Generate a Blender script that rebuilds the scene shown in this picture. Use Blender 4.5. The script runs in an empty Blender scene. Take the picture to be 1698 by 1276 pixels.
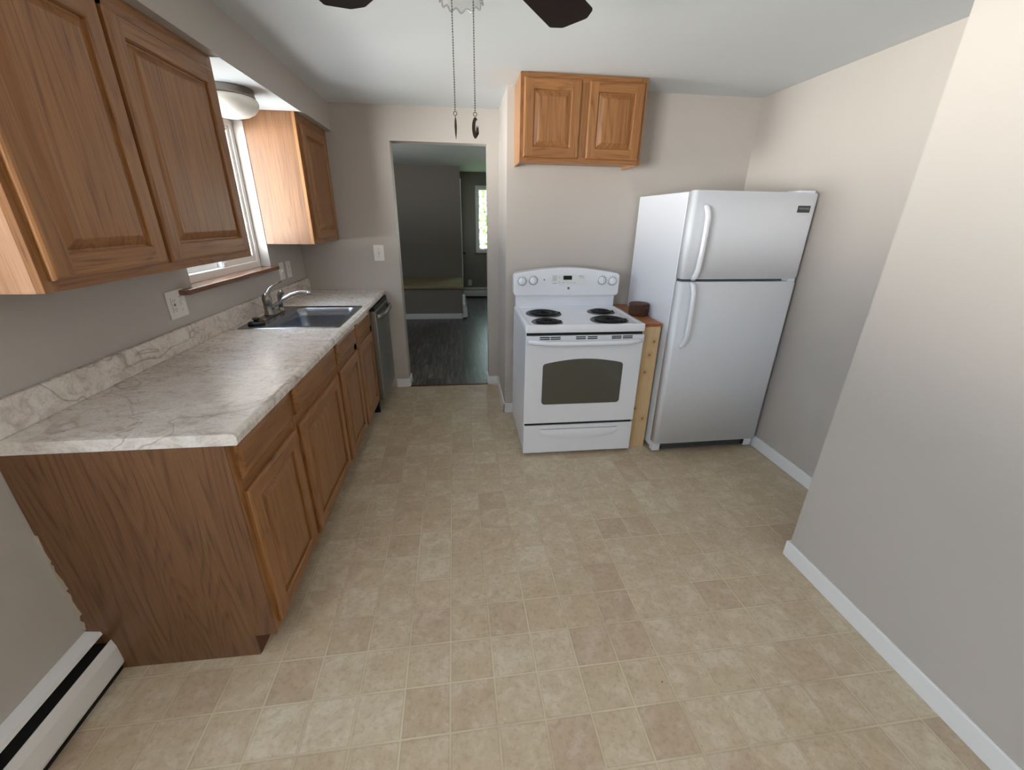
import bpy, bmesh, math, random
from mathutils import Vector, Matrix, Euler
random.seed(7)
S = bpy.context.scene
C = S.collection
PI = math.pi

# ------------------------------------------------------------------ camera
def setup_camera():
    yaw, pitch, roll = 0.1223, -0.3841, 0.0148
    cy, sy, cp, sp = math.cos(yaw), math.sin(yaw), math.cos(pitch), math.sin(pitch)
    fwd = Vector((sy*cp, cy*cp, sp)); r0 = Vector((cy, -sy, 0)); u0 = r0.cross(fwd)
    r = r0*math.cos(roll) + u0*math.sin(roll); u = u0*math.cos(roll) - r0*math.sin(roll)
    cam = bpy.data.cameras.new('camera'); o = bpy.data.objects.new('camera', cam); C.objects.link(o)
    m = Matrix((r, u, -fwd)).transposed().to_4x4(); m.translation = Vector((1.2992, -3.7404, 1.5034))
    o.matrix_world = m
    cam.sensor_fit = 'HORIZONTAL'; cam.sensor_width = 36.0; cam.lens = 683.76*36/1698
    cam.clip_start = 0.02; cam.clip_end = 100
    S.camera = o
setup_camera()
# ------------------------------------------------------------------ view and world
S.view_settings.view_transform = 'Standard'; S.view_settings.look = 'None'
S.view_settings.gamma = 1; S.view_settings.use_curve_mapping = False
S.view_settings.exposure = 0.5
SKY = (0.72, 0.86, 1.0); GROUND = (1.0, 0.985, 0.94)
SKY_S, GROUND_S, SHADE_S = 6.0, 30.0, 5.0       # sky, sunlit ground further off, ground in the shade of the house
def setup_world():
    w = bpy.data.worlds.new('daylight'); S.world = w; w.use_nodes = True
    nt = w.node_tree; nt.nodes.clear()
    out = nt.nodes.new('ShaderNodeOutputWorld'); bg = nt.nodes.new('ShaderNodeBackground')
    tc = nt.nodes.new('ShaderNodeTexCoord'); sx = nt.nodes.new('ShaderNodeSeparateXYZ')
    nt.links.new(tc.outputs['Generated'], sx.inputs[0])
    def step(a, b):
        mr = nt.nodes.new('ShaderNodeMapRange'); mr.inputs['From Min'].default_value = a; mr.inputs['From Max'].default_value = b
        nt.links.new(sx.outputs['Z'], mr.inputs['Value']); return mr.outputs[0]
    def mix(f, a, b):
        mx = nt.nodes.new('ShaderNodeMix'); mx.data_type = 'RGBA'; nt.links.new(f, mx.inputs[0])
        for k, v in ((6, a), (7, b)):
            if hasattr(v, 'node'): nt.links.new(v, mx.inputs[k])
            else: mx.inputs[k].default_value = v
        return mx.outputs[2]
    C3 = lambda c, k: tuple(x*k for x in c)+(1,)
    c = mix(step(-.52, -.36), C3((.9, .95, 1.0), SHADE_S), C3(GROUND, GROUND_S))
    c = mix(step(-.04, .06), c, C3(SKY, SKY_S))
    nt.links.new(c, bg.inputs['Color']); nt.links.new(bg.outputs[0], out.inputs['Surface'])
setup_world()
S.cycles.use_denoising = True
S.cycles.max_bounces = 10; S.cycles.diffuse_bounces = 7; S.cycles.transparent_max_bounces = 12
S.cycles.sample_clamp_indirect = 8.0
def portal(name, loc, w, h, rot):
    l = bpy.data.lights.new(name, 'AREA'); l.shape = 'RECTANGLE'; l.size = w; l.size_y = h
    l.cycles.is_portal = True
    o = bpy.data.objects.new(name, l); C.objects.link(o); o.location = loc; o.rotation_euler = rot
# an area light shines along local -Z
portal('sink_window_daylight', (-.17, -1.10, 1.60), .86, .92, (0, -PI/2, 0))
portal('added_side_window_portal', (-.17, -4.15, 1.50), 1.24, 1.7, (0, -PI/2, 0))  # portal for the unseen, added side window
portal('far_side_window_daylight', (-1.77, 1.05, 1.5), .95, .75, (0, -PI/2, 0))
portal('far_window_daylight', (2.09, 4.92, 1.43), .72, 1.14, (-PI/2, 0, 0))

# ------------------------------------------------------------------ mesh helpers
class MB:
    """collects shapes, in world coordinates, for ONE mesh object"""
    def __init__(s): s.bm = bmesh.new(); s.mi = 0
    def _new(s, faces):
        for f in faces: f.material_index = s.mi
    def box(s, x0, x1, y0, y1, z0, z1, b=0.0, seg=2, rot=None, piv=None):
        t = bmesh.new(); bmesh.ops.create_cube(t, size=1)
        for v in t.verts: v.co = Vector(((x0+x1)/2+v.co.x*(x1-x0), (y0+y1)/2+v.co.y*(y1-y0), (z0+z1)/2+v.co.z*(z1-z0)))
        if b > 0: bmesh.ops.bevel(t, geom=list(t.edges), offset=b, segments=seg, affect='EDGES', profile=.5)
        if rot is not None:
            p = Vector(piv) if piv else Vector(((x0+x1)/2, (y0+y1)/2, (z0+z1)/2))
            bmesh.ops.transform(t, matrix=Matrix.Translation(p) @ rot @ Matrix.Translation(-p), verts=t.verts)
        s.merge(t)
    def merge(s, t, m=None):
        if m is not None: bmesh.ops.transform(t, matrix=m, verts=t.verts)
        vm = [s.bm.verts.new(v.co) for v in t.verts]; t.verts.index_update()
        for f in t.faces:
            try:
                nf = s.bm.faces.new([vm[v.index] for v in f.verts]); nf.material_index = s.mi if f.material_index == 0 else f.material_index; nf.smooth = f.smooth
            except ValueError: pass
        t.free()
    def tube(s, pts, rad, n=12, cap=True, flat=1.0, up=None):
        pts = [Vector(p) for p in pts]; rs = rad if isinstance(rad, (list, tuple)) else [rad]*len(pts)
        rings = []; pu = Vector(up) if up else None
        for i, p in enumerate(pts):
            d = (pts[min(i+1, len(pts)-1)] - pts[max(i-1, 0)]).normalized()
            if pu is None: pu = Vector((0, 0, 1)) if abs(d.z) < .9 else Vector((1, 0, 0))
            a = d.cross(pu).normalized(); b = a.cross(d).normalized(); pu = b
            rings.append([s.bm.verts.new(p + a*math.cos(2*PI*k/n)*rs[i] + b*math.sin(2*PI*k/n)*rs[i]*flat) for k in range(n)])
        for r0, r1 in zip(rings, rings[1:]):
            for k in range(n):
                f = s.bm.faces.new((r0[k], r0[(k+1) % n], r1[(k+1) % n], r1[k])); f.smooth = True; f.material_index = s.mi
        if cap:
            for r in (rings[0], rings[-1]):
                f = s.bm.faces.new(r); f.material_index = s.mi
    def lathe(s, c, prof, n=32, axis='Z', smooth=True, fr=None, cap=False):
        """prof: list of (radius, height along axis); fr(angle, i): radius factor"""
        c = Vector(c); rings = []
        for i, (r, h) in enumerate(prof):
            ring = []
            for k in range(n):
                a = 2*PI*k/n; q = r*(fr(a, i) if fr else 1)
                u, w = q*math.cos(a), q*math.sin(a)
                p = {'Z': (u, w, h), 'Y': (u, h, w), 'X': (h, u, w)}[axis]
                ring.append(s.bm.verts.new(c + Vector(p)))
            rings.append(ring)
        for r0, r1 in zip(rings, rings[1:]):
            for k in range(n):
                f = s.bm.faces.new((r0[k], r0[(k+1) % n], r1[(k+1) % n], r1[k])); f.smooth = smooth; f.material_index = s.mi
        if cap:
            for r in (rings[0], rings[-1]):
                f = s.bm.faces.new(r); f.material_index = s.mi
    def prism(s, poly, h0, h1, plane='XY', smooth_side=False, b=0.0):
        """closed outline poly in a plane, extruded h0..h1 along the third axis"""
        def P(a, b_, h): return {'XY': (a, b_, h), 'XZ': (a, h, b_), 'YZ': (h, a, b_)}[plane]
        t = bmesh.new()
        lo = [t.verts.new(P(a, b_, h0)) for a, b_ in poly]; hi = [t.verts.new(P(a, b_, h1)) for a, b_ in poly]
        t.faces.new(lo); t.faces.new(hi); n = len(poly)
        for k in range(n):
            f = t.faces.new((lo[k], lo[(k+1) % n], hi[(k+1) % n], hi[k])); f.smooth = smooth_side
        bmesh.ops.recalc_face_normals(t, faces=t.faces)
        if b > 0:
            es = [e for e in t.edges if any(len(f.verts) == n for f in e.link_faces)]
            bmesh.ops.bevel(t, geom=es, offset=b, segments=2, affect='EDGES', profile=.5)
        s.merge(t)
    def quad(s, *p):
        f = s.bm.faces.new([s.bm.verts.new(q) for q in p]); f.material_index = s.mi; return f
    def grid(s, fn, nu, nv, smooth=True):
        vs = [[s.bm.verts.new(fn(i/nu, j/nv)) for j in range(nv+1)] for i in range(nu+1)]
        for i in range(nu):
            for j in range(nv):
                f = s.bm.faces.new((vs[i][j], vs[i+1][j], vs[i+1][j+1], vs[i][j+1])); f.smooth = smooth; f.material_index = s.mi
ORG = {}
def obj(name, mb, mat, parent=None, recalc=True, bevel=0, m_local=None, loc=None, smooth=None):
    """ONE mesh object; loc = its origin in the world (its parent's by default)"""
    bm = mb.bm
    if recalc: bmesh.ops.recalc_face_normals(bm, faces=bm.faces)
    if smooth is not None:
        for f in bm.faces: f.smooth = smooth
    me = bpy.data.meshes.new(name)
    if loc is None:
        if parent is not None: loc = ORG[parent.name]
        else:
            xs = [v.co for v in bm.verts]
            loc = Vector(((min(v.x for v in xs)+max(v.x for v in xs))/2, (min(v.y for v in xs)+max(v.y for v in xs))/2, min(v.z for v in xs)))
    loc = Vector(loc)
    if m_local is None: bmesh.ops.translate(bm, verts=bm.verts, vec=-loc)
    bm.to_mesh(me); bm.free()
    for m in (mat if isinstance(mat, (list, tuple)) else [mat]): me.materials.append(m)
    o = bpy.data.objects.new(name, me); C.objects.link(o)
    if parent is not None:
        o.parent = parent; o.location = loc - ORG[parent.name]
    else: o.location = loc
    if m_local is not None: o.matrix_local = m_local
    ORG[o.name] = loc
    return o
def thing(name, label, cat, loc, group=None):
    o = bpy.data.objects.new(name, None); C.objects.link(o); o.location = loc; o.empty_display_size = .1
    o['label'] = label; o['category'] = cat
    if group: o['group'] = group
    ORG[o.name] = Vector(loc); return o
def tag(o, label, cat, group=None):
    o['label'] = label; o['category'] = cat
    if group: o['group'] = group
    return o
def struct(name, mb, mat, parent=None, **k):
    o = obj(name, mb, mat, parent, **k)
    if parent is None: o['kind'] = 'structure'
    return o
def sempty(name, loc):
    o = bpy.data.objects.new(name, None); C.objects.link(o); o.location = loc; o['kind'] = 'structure'; ORG[o.name] = Vector(loc); return o
def rrect(x0, x1, y0, y1, r, n=6):
    p = []
    for cx, cy, a0 in ((x1-r, y1-r, 0), (x0+r, y1-r, PI/2), (x0+r, y0+r, PI), (x1-r, y0+r, 1.5*PI)):
        for k in range(n+1): p.append((cx+r*math.cos(a0+PI/2*k/n), cy+r*math.sin(a0+PI/2*k/n)))
    return p
def text_mb(txt, size, m, depth=.0006):
    cu = bpy.data.curves.new('t', 'FONT'); cu.body = txt; cu.size = size; cu.align_x = 'CENTER'; cu.align_y = 'CENTER'; cu.extrude = depth; cu.resolution_u = 3
    o = bpy.data.objects.new('t', cu); C.objects.link(o)
    me = bpy.data.meshes.new_from_object(o.evaluated_get(bpy.context.evaluated_depsgraph_get()))
    bpy.data.objects.remove(o); bpy.data.curves.remove(cu)
    mb = MB(); t = bmesh.new(); t.from_mesh(me); bpy.data.meshes.remove(me); mb.merge(t, m); return mb

# ------------------------------------------------------------------ materials
def srgb(r, g, b):
    f = lambda c: (c/255/12.92 if c/255 <= .04045 else ((c/255+.055)/1.055)**2.4)
    return (f(r), f(g), f(b), 1)
class N:
    def __init__(s, name):
        s.m = bpy.data.materials.new(name); s.m.use_nodes = True; s.t = s.m.node_tree
        s.b = s.t.nodes['Principled BSDF']; s.out = s.t.nodes['Material Output']
        s.tc = s.t.nodes.new('ShaderNodeTexCoord')
    def n(s, kind, **k):
        x = s.t.nodes.new('ShaderNode'+kind)
        for a, v in k.items(): setattr(x, a, v)
        return x
    def l(s, a, b): s.t.links.new(a, b)
    def put(s, sock, v):
        if hasattr(v, 'node'): s.l(v, sock)
        else: sock.default_value = v
    def math(s, op, a, b=0.0, c=None):
        x = s.n('Math', operation=op); s.put(x.inputs[0], a); s.put(x.inputs[1], b)
        if c is not None: s.put(x.inputs[2], c)
        return x.outputs[0]
    def vmath(s, op, a, b=(0, 0, 0)):
        x = s.n('VectorMath', operation=op); s.put(x.inputs[0], a); s.put(x.inputs[1], b); return x.outputs[0]
    def noise(s, vec, scale=5, detail=3, rough=.5, dist=0.0):
        x = s.n('TexNoise'); s.put(x.inputs['Vector'], vec); x.inputs['Scale'].default_value = scale
        x.inputs['Detail'].default_value = detail; x.inputs['Roughness'].default_value = rough; x.inputs['Distortion'].default_value = dist
        return x.outputs['Fac']
    def ramp(s, f, stops, interp='LINEAR'):
        x = s.n('ValToRGB'); x.color_ramp.interpolation = interp; e = x.color_ramp.elements
        while len(e) < len(stops): e.new(.5)
        for i, (p, c) in enumerate(stops): e[i].position = p; e[i].color = c if len(c) == 4 else tuple(c)+(1,)
        s.put(x.inputs[0], f); return x.outputs[0]
    def mix(s, f, a, b, mode='MIX'):
        x = s.n('Mix', data_type='RGBA', blend_type=mode); s.put(x.inputs[0], f); s.put(x.inputs[6], a); s.put(x.inputs[7], b); return x.outputs[2]
    def maprange(s, v, a, b, c, d):
        x = s.n('MapRange'); s.put(x.inputs[0], v)
        for i, q in enumerate((a, b, c, d)): x.inputs[i+1].default_value = q
        return x.outputs[0]
    def bump(s, h, strength=.2, dist=.001):
        x = s.n('Bump'); x.inputs['Strength'].default_value = strength; x.inputs['Distance'].default_value = dist
        s.l(h, x.inputs['Height']); s.l(x.outputs[0], s.b.inputs['Normal'])
    def set(s, **k):
        for a, v in k.items(): s.put(s.b.inputs[a.replace('_', ' ')], v)
        return s.m
def plain(name, col, rough=.5, metal=0.0, spec=.5, coat=0.0):
    q = N(name); return q.set(Base_Color=col, Roughness=rough, Metallic=metal, Specular_IOR_Level=spec, Coat_Weight=coat)
def paint(name, col, rough=.6, bump=.06, mott=.03):
    q = N(name); P = q.n('NewGeometry').outputs['Position']
    a = q.noise(P, 1.3, 3); c = q.mix(q.maprange(a, .3, .7, 0, 1), tuple(x*(1-mott) for x in col[:3])+(1,), tuple(min(1, x*(1+mott)) for x in col[:3])+(1,))
    q.bump(q.noise(P, 260, 2), bump, .001)
    return q.set(Base_Color=c, Roughness=rough, Specular_IOR_Level=.35)
def oak(name, axis, light=(162, 114, 68), mid=(140, 93, 52), dark=(86, 50, 26), rough=.36, freq=1.0, cath=1.25, nr=17.0, det=1.8):
    q = N(name); ax = 'XYZ'.index(axis)
    oi = q.n('ObjectInfo'); off = q.vmath('SCALE', (3.1, 7.3, 5.7)); off.node.inputs[3].default_value = 1; q.l(oi.outputs['Random'], off.node.inputs[3])
    P = q.vmath('ADD', q.tc.outputs['Object'], off)
    sc = [7.5*freq]*3; sc[ax] = .75*freq
    n1 = q.noise(q.vmath('MULTIPLY', P, tuple(sc)), 1, det, .45, .25)
    rings = q.math('FRACT', q.math('MULTIPLY', n1, nr))
    line = q.ramp(rings, [(0, (.9,)*3), (.10, (.5,)*3), (.30, (.12,)*3), (.75, (0,)*3), (1, (.9,)*3)])
    sc2 = [230]*3; sc2[ax] = 5
    pores = q.noise(q.vmath('MULTIPLY', P, tuple(sc2)), 1, 2, .6)
    sc3 = [26]*3; sc3[ax] = .9
    streak = q.noise(q.vmath('MULTIPLY', P, tuple(sc3)), 1, 3, .6)
    L, M, D = srgb(*light), srgb(*mid), srgb(*dark)
    c = q.mix(q.maprange(streak, .3, .7, 0, 1), M, L)
    pf = q.maprange(pores, .42, .62, 0, 1)
    lf = q.math('MULTIPLY', line, q.math('ADD', .16, q.math('MULTIPLY', pf, .42)))
    c = q.mix(q.math('MULTIPLY', lf, cath), c, D)
    c = q.mix(q.math('MULTIPLY', pf, .22), c, D)
    q.bump(q.math('SUBTRACT', 1, pf), .10, .0006)
    return q.set(Base_Color=c, Roughness=rough, Specular_IOR_Level=.45, Coat_Weight=.12, Coat_Roughness=.25)
M = {}
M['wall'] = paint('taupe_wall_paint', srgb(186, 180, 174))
M['wall_far'] = paint('dimmed_wall_paint', srgb(136, 131, 124))  # wall paint darkened, the far room's dimness put into its colour
M['ceiling'] = paint('white_ceiling_paint', srgb(208, 213, 215), .8, .12)
M['trim'] = plain('white_trim_paint', srgb(232, 233, 234), .35)
M['oz'] = oak('oak_vertical', 'Z'); M['oy'] = oak('oak_along_counter', 'Y'); M['ox'] = oak('oak_across', 'X')
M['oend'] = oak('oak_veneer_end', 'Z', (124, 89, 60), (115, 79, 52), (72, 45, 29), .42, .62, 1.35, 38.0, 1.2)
M['olit'] = oak('oak_lit_side', 'Z', (178, 134, 94), (162, 118, 78), (116, 76, 46), .42, .9, 1.0)  # side veneer lightened, the light it catches put into its colour
M['oside_toned'] = oak('oak_side_toned_for_light', 'Z', (128, 90, 58), (116, 80, 48), (80, 50, 28), .42, .9, 1.2, 20.0, 1.5)  # same side veneer, darkened to offset the strong window light
M['oend_lit'] = oak('oak_lit_end', 'Z', (200, 158, 126), (182, 138, 106), (136, 94, 66), .5, .9, .6)  # oak paled, the light on the near end put into its colour
M['toe'] = oak('toe_kick_wood', 'Y', (110, 62, 36), (92, 50, 28), (50, 26, 14), .5)
M['sill'] = oak('sill_wood', 'Y', (138, 98, 74), (120, 82, 60), (78, 48, 34), .25)
M['white'] = plain('white_appliance_enamel', srgb(230, 233, 241), .22, 0, .5, .3)
def mk_fridge():
    q = N('white_textured_appliance'); q.bump(q.noise(q.tc.outputs['Object'], 420, 2), .10, .0006)
    return q.set(Base_Color=srgb(226, 230, 238), Roughness=.36, Coat_Weight=.15, Coat_Roughness=.2)
M['fridge'] = mk_fridge()
M['vinylwhite'] = plain('white_vinyl', srgb(236, 236, 234), .4)
M['plate'] = plain('white_plastic_plate', srgb(232, 231, 226), .35)
M['slot'] = plain('dark_slot', srgb(40, 38, 36), .5)
M['grey'] = plain('grey_print', srgb(150, 152, 156), .5)
M['caulk'] = plain('old_caulk', srgb(176, 166, 152), .8)
M['black'] = plain('black_plastic', srgb(22, 22, 24), .4)
M['coil'] = plain('burner_coil', srgb(14, 14, 15), .55, 0, .3)
M['pan'] = plain('black_drip_pan', srgb(10, 10, 11), .3)
M['blackgloss'] = plain('black_gloss', srgb(12, 13, 14), .12)
M['gap'] = plain('dark_gap', srgb(16, 16, 17), .7)
M['gasket'] = plain('grey_gasket', srgb(96, 98, 102), .6)
def brushed(name, col, rough, axis, amt=.12, scale=300):
    q = N(name); s = [scale]*3; s['XYZ'.index(axis)] = 3
    f = q.noise(q.vmath('MULTIPLY', q.tc.outputs['Object'], tuple(s)), 1, 2)
    return q.set(Base_Color=col, Metallic=1.0, Roughness=q.maprange(f, .3, .7, rough-amt*.5, rough+amt*.5))
M['steel'] = plain('stainless_sink', srgb(150, 154, 162), .27, 1.0)
M['dwsteel'] = brushed('stainless_dishwasher', srgb(158, 158, 155), .42, 'Y')
M['nickel'] = plain('brushed_nickel', srgb(140, 136, 130), .28, 1.0)
M['satin'] = plain('satin_nickel', srgb(160, 152, 146), .3, 1.0)
M['chrome'] = plain('polished_chrome', srgb(205, 206, 208), .1, 1.0)
def mk_counter(name, along):
    q = N(name); P = q.tc.outputs['Object']
    s = (9, 17, 13) if along else (16, 13, 16)
    W = q.vmath('MULTIPLY', P, s)
    a = q.noise(W, 1.0, 5, .62, 1.6); b = q.noise(q.vmath('ADD', W, (9, 3, 5)), .42, 3, .55, .8)
    fine = q.noise(q.vmath('MULTIPLY', P, (55, 95, 55)), 1, 3, .6, .8)
    c = q.ramp(a, [(.24, srgb(176, 164, 158)), (.40, srgb(208, 199, 192)), (.50, srgb(226, 219, 213)), (.68, srgb(236, 232, 227))])
    c = q.mix(q.maprange(b, .40, .66, 0, .40), c, srgb(214, 200, 186), 'MULTIPLY')
    c = q.mix(q.maprange(fine, .52, .72, 0, .45), c, srgb(172, 154, 144))
    vn = q.noise(q.vmath('ADD', q.vmath('MULTIPLY', P, (2.6, 1.9, 3.0)), (4.2, 1.1, 7.7)), 1, 3, .5, .9)
    vein = q.maprange(q.math('ABSOLUTE', q.math('SUBTRACT', vn, .5)), 0, .008, 1, 0)
    c = q.mix(q.math('MULTIPLY', vein, .55), c, srgb(130, 110, 96))
    return q.set(Base_Color=c, Roughness=q.maprange(fine, .3, .7, .24, .34), Specular_IOR_Level=.5)
M['counter'] = mk_counter('marbled_laminate', True)
M['splash'] = mk_counter('marbled_laminate_backsplash', False)
def mk_tiles():
    q = N('vinyl_tile_floor'); P = q.n('NewGeometry').outputs['Position']
    mp = q.n('Mapping', vector_type='TEXTURE'); mp.inputs['Location'].default_value = (1.2118, -2.4779, 0); mp.inputs['Rotation'].default_value = (0, 0, .0162)
    mp.inputs['Scale'].default_value = (.1528, .1518, 1); q.l(P, mp.inputs[0]); T = mp.outputs[0]
    wob = q.noise(P, 60, 2)
    sx = q.n('SeparateXYZ'); q.l(T, sx.inputs[0])
    fx = q.math('FRACT', sx.outputs[0]); fy = q.math('FRACT', sx.outputs[1])
    ex = q.math('MINIMUM', fx, q.math('SUBTRACT', 1, fx)); ey = q.math('MINIMUM', fy, q.math('SUBTRACT', 1, fy))
    e = q.math('ADD', q.math('MINIMUM', ex, ey), q.math('MULTIPLY', q.math('SUBTRACT', wob, .5), .016))
    cid = q.vmath('FLOOR', T); wn = q.n('TexWhiteNoise'); q.l(cid, wn.inputs['Vector'])
    tone = wn.outputs['Value']
    P2 = q.vmath('ADD', P, q.vmath('MULTIPLY', wn.outputs['Color'], (3, 3, 3)))
    m1 = q.noise(P2, 13, 4, .6, .5); m2 = q.noise(P2, 60, 3, .6); m3 = q.noise(P2, 210, 2)
    base = q.ramp(tone, [(0, srgb(184, 163, 142)), (.15, srgb(193, 175, 150)), (.7, srgb(199, 183, 159)), (1, srgb(206, 193, 170))])
    base = q.mix(q.maprange(m1, .30, .60, .60, 0), base, srgb(172, 153, 125))
    base = q.mix(q.maprange(m1, .52, .74, 0, .5), base, srgb(212, 203, 186))
    base = q.mix(q.maprange(m2, .48, .70, 0, .36), base, srgb(148, 128, 102))
    base = q.mix(q.maprange(m3, .55, .75, 0, .18), base, srgb(140, 124, 104))
    # a few dark specks of dirt
    vo = q.n('TexVoronoi'); q.put(vo.inputs['Vector'], P); vo.inputs['Scale'].default_value = 5.2
    speck = q.math('LESS_THAN', vo.outputs['Distance'], .016)
    base = q.mix(q.math('MULTIPLY', speck, .75), base, srgb(70, 56, 44))
    edge = q.maprange(e, .018, .05, .4, 0); c = q.mix(edge, base, srgb(150, 132, 108))
    gsel = q.maprange(q.noise(P, 3.1, 2), .35, .6, .35, 1)
    grout = q.math('MULTIPLY', q.maprange(e, .016, .024, 1, 0), gsel)
    c = q.mix(grout, c, srgb(202, 190, 162))
    q.bump(q.math('ADD', q.maprange(e, .010, .03, 0, 1), q.math('MULTIPLY', m2, .4)), .22, .0012)
    return q.set(Base_Color=c, Roughness=q.maprange(m1, .3, .7, .36, .5), Specular_IOR_Level=.45)
M['tiles'] = mk_tiles()
def mk_planks():
    q = N('dark_plank_floor'); P = q.n('NewGeometry').outputs['Position']
    sx = q.n('SeparateXYZ'); q.l(P, sx.inputs[0])
    u = q.math('DIVIDE', sx.outputs[0], .185); row = q.math('FLOOR', u); fu = q.math('FRACT', u)
    v = q.math('ADD', q.math('DIVIDE', sx.outputs[1], 1.2), q.math('MULTIPLY', row, .37)); fv = q.math('FRACT', v)
    cb = q.n('CombineXYZ'); q.l(row, cb.inputs[0]); q.l(q.math('FLOOR', v), cb.inputs[1])
    wn = q.n('TexWhiteNoise'); q.l(cb.outputs[0], wn.inputs['Vector'])
    g = q.noise(q.vmath('ADD', q.vmath('MULTIPLY', P, (38, 3.2, 1)), q.vmath('MULTIPLY', wn.outputs['Color'], (9, 9, 9))), 1, 5, .6, .6)
    c = q.ramp(g, [(.3, srgb(52, 48, 46)), (.5, srgb(92, 87, 84)), (.7, srgb(136, 130, 126))])
    c = q.mix(q.math('MULTIPLY', wn.outputs['Value'], .6), c, srgb(48, 44, 42))
    e = q.math('MINIMUM', q.math('MINIMUM', fu, q.math('SUBTRACT', 1, fu)), q.math('MULTIPLY', q.math('MINIMUM', fv, q.math('SUBTRACT', 1, fv)), 6))
    c = q.mix(q.maprange(e, .008, .02, .8, 0), c, srgb(28, 26, 25))
    return q.set(Base_Color=c, Roughness=.34, Specular_IOR_Level=.5)
M['planks'] = mk_planks()
def mk_pine(name, axis, a, b, kd):
    q = N(name); P = q.tc.outputs['Object']; s = [22]*3; s['XYZ'.index(axis)] = 1.4
    g = q.noise(q.vmath('MULTIPLY', P, tuple(s)), 1, 3, .5, .8)
    r = q.math('FRACT', q.math('MULTIPLY', g, 7)); c = q.mix(q.ramp(r, [(0, (.7,)*3), (.4, (.15,)*3), (1, (.7,)*3)]), srgb(*a), srgb(*b))
    return q, c
def mk_pine_front():
    q, c = mk_pine('pine_plank', 'Z', (214, 186, 146), (196, 164, 120), None)
    P = q.tc.outputs['Object']
    for (kx, kz) in ((.025, .775), (.005, .685), (-.01, .565), (.02, .22), (-.045, .30)):
        d = q.vmath('MULTIPLY', q.vmath('SUBTRACT', P, (kx, 0, kz)), (1, 0, .8))
        ln = q.n('VectorMath', operation='LENGTH'); q.l(d, ln.inputs[0])
        c = q.mix(q.maprange(ln.outputs['Value'], .004, .009, .9, 0), c, srgb(92, 52, 26))
        c = q.mix(q.maprange(ln.outputs['Value'], .008, .03, .35, 0), c, srgb(176, 120, 70))
    return q.set(Base_Color=c, Roughness=.5)
M['pine'] = mk_pine_front()
def mk_pine_top():
    q, c = mk_pine('stained_pine_top', 'Y', (170, 110, 66), (128, 74, 42), None)
    return q.set(Base_Color=c, Roughness=.45)
M['pinetop'] = mk_pine_top()
M['wicker'] = oak('brown_wicker', 'X', (92, 54, 34), (70, 38, 24), (32, 16, 10), .5)
M['walnut'] = oak('dark_walnut_blade', 'Y', (36, 22, 18), (27, 16, 13), (11, 6, 5), .6, 2.0)
M['walnut'].node_tree.nodes['Principled BSDF'].inputs['Coat Weight'].default_value = 0; M['walnut'].node_tree.nodes['Principled BSDF'].inputs['Specular IOR Level'].default_value = .2
M['bronze'] = plain('dark_bronze', srgb(52, 44, 40), .35, .9)
M['pewter'] = plain('dark_pewter', srgb(88, 88, 88), .4, .85)
def mk_carpet():
    q = N('tan_carpet'); P = q.tc.outputs['Object']; a = q.noise(P, 240, 2); b = q.noise(P, 9, 3)
    c = q.mix(a, srgb(128, 116, 88), srgb(176, 164, 130)); c = q.mix(q.maprange(b, .3, .7, 0, .3), c, srgb(120, 106, 80)); q.bump(a, .5, .004)
    return q.set(Base_Color=c, Roughness=.95, Specular_IOR_Level=.1)
M['carpet'] = mk_carpet()
def mk_pane(name, tint=(1, 1, 1, 1), gl=.06):
    q = N(name); tr = q.n('BsdfTransparent'); tr.inputs[0].default_value = tint; g = q.n('BsdfGlossy'); g.inputs['Roughness'].default_value = .02
    mx = q.n('MixShader'); mx.inputs[0].default_value = gl; q.l(tr.outputs[0], mx.inputs[1]); q.l(g.outputs[0], mx.inputs[2]); q.l(mx.outputs[0], q.out.inputs[0]); return q.m
M['pane'] = mk_pane('window_glass')
def mk_shade():
    q = N('clear_fluted_glass'); tr = q.n('BsdfTransparent'); tr.inputs[0].default_value = (.9, .91, .91, 1)
    g = q.n('BsdfGlossy'); g.inputs['Roughness'].default_value = .08; d = q.n('BsdfTranslucent'); d.inputs[0].default_value = (.8, .8, .8, 1)
    fr = q.n('LayerWeight'); fr.inputs['Blend'].default_value = .35
    a = q.n('MixShader'); a.inputs[0].default_value = .25; q.l(tr.outputs[0], a.inputs[1]); q.l(d.outputs[0], a.inputs[2])
    b = q.n('MixShader'); q.l(q.maprange(fr.outputs['Facing'], 0, 1, .05, .75), b.inputs[0]); q.l(a.outputs[0], b.inputs[1]); q.l(g.outputs[0], b.inputs[2])
    q.l(b.outputs[0], q.out.inputs[0]); return q.m
M['shade'] = mk_shade()
M['opal'] = N('opal_glass').set(Base_Color=srgb(240, 240, 232), Roughness=.22, Subsurface_Weight=.25, Subsurface_Radius=(.05, .05, .05))
def mk_oven_glass():
    q = N('tinted_oven_glass'); P = q.tc.outputs['Object']
    return q.set(Base_Color=srgb(74, 74, 66), Roughness=.10, Specular_IOR_Level=.6, Coat_Weight=.5, Coat_Roughness=.04)
M['ovenglass'] = mk_oven_glass()
def mk_leaf():
    q = N('leaf_green'); oi = q.noise(q.tc.outputs['Object'], 7, 2)
    c = q.mix(oi, srgb(70, 120, 50), srgb(150, 190, 90)); d = q.n('BsdfTranslucent'); q.l(c, d.inputs[0])
    mx = q.n('MixShader'); mx.inputs[0].default_value = .5; q.put(q.b.inputs['Base Color'], c); q.b.inputs['Roughness'].default_value = .5
    q.l(q.b.outputs[0], mx.inputs[1]); q.l(d.outputs[0], mx.inputs[2]); q.l(mx.outputs[0], q.out.inputs[0]); return q.m
M['leaf'] = mk_leaf()
M['bark'] = plain('bark', srgb(90, 76, 60), .9)
M['lawn'] = paint('sunny_lawn', srgb(120, 150, 80), .9, .2, .2)

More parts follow.
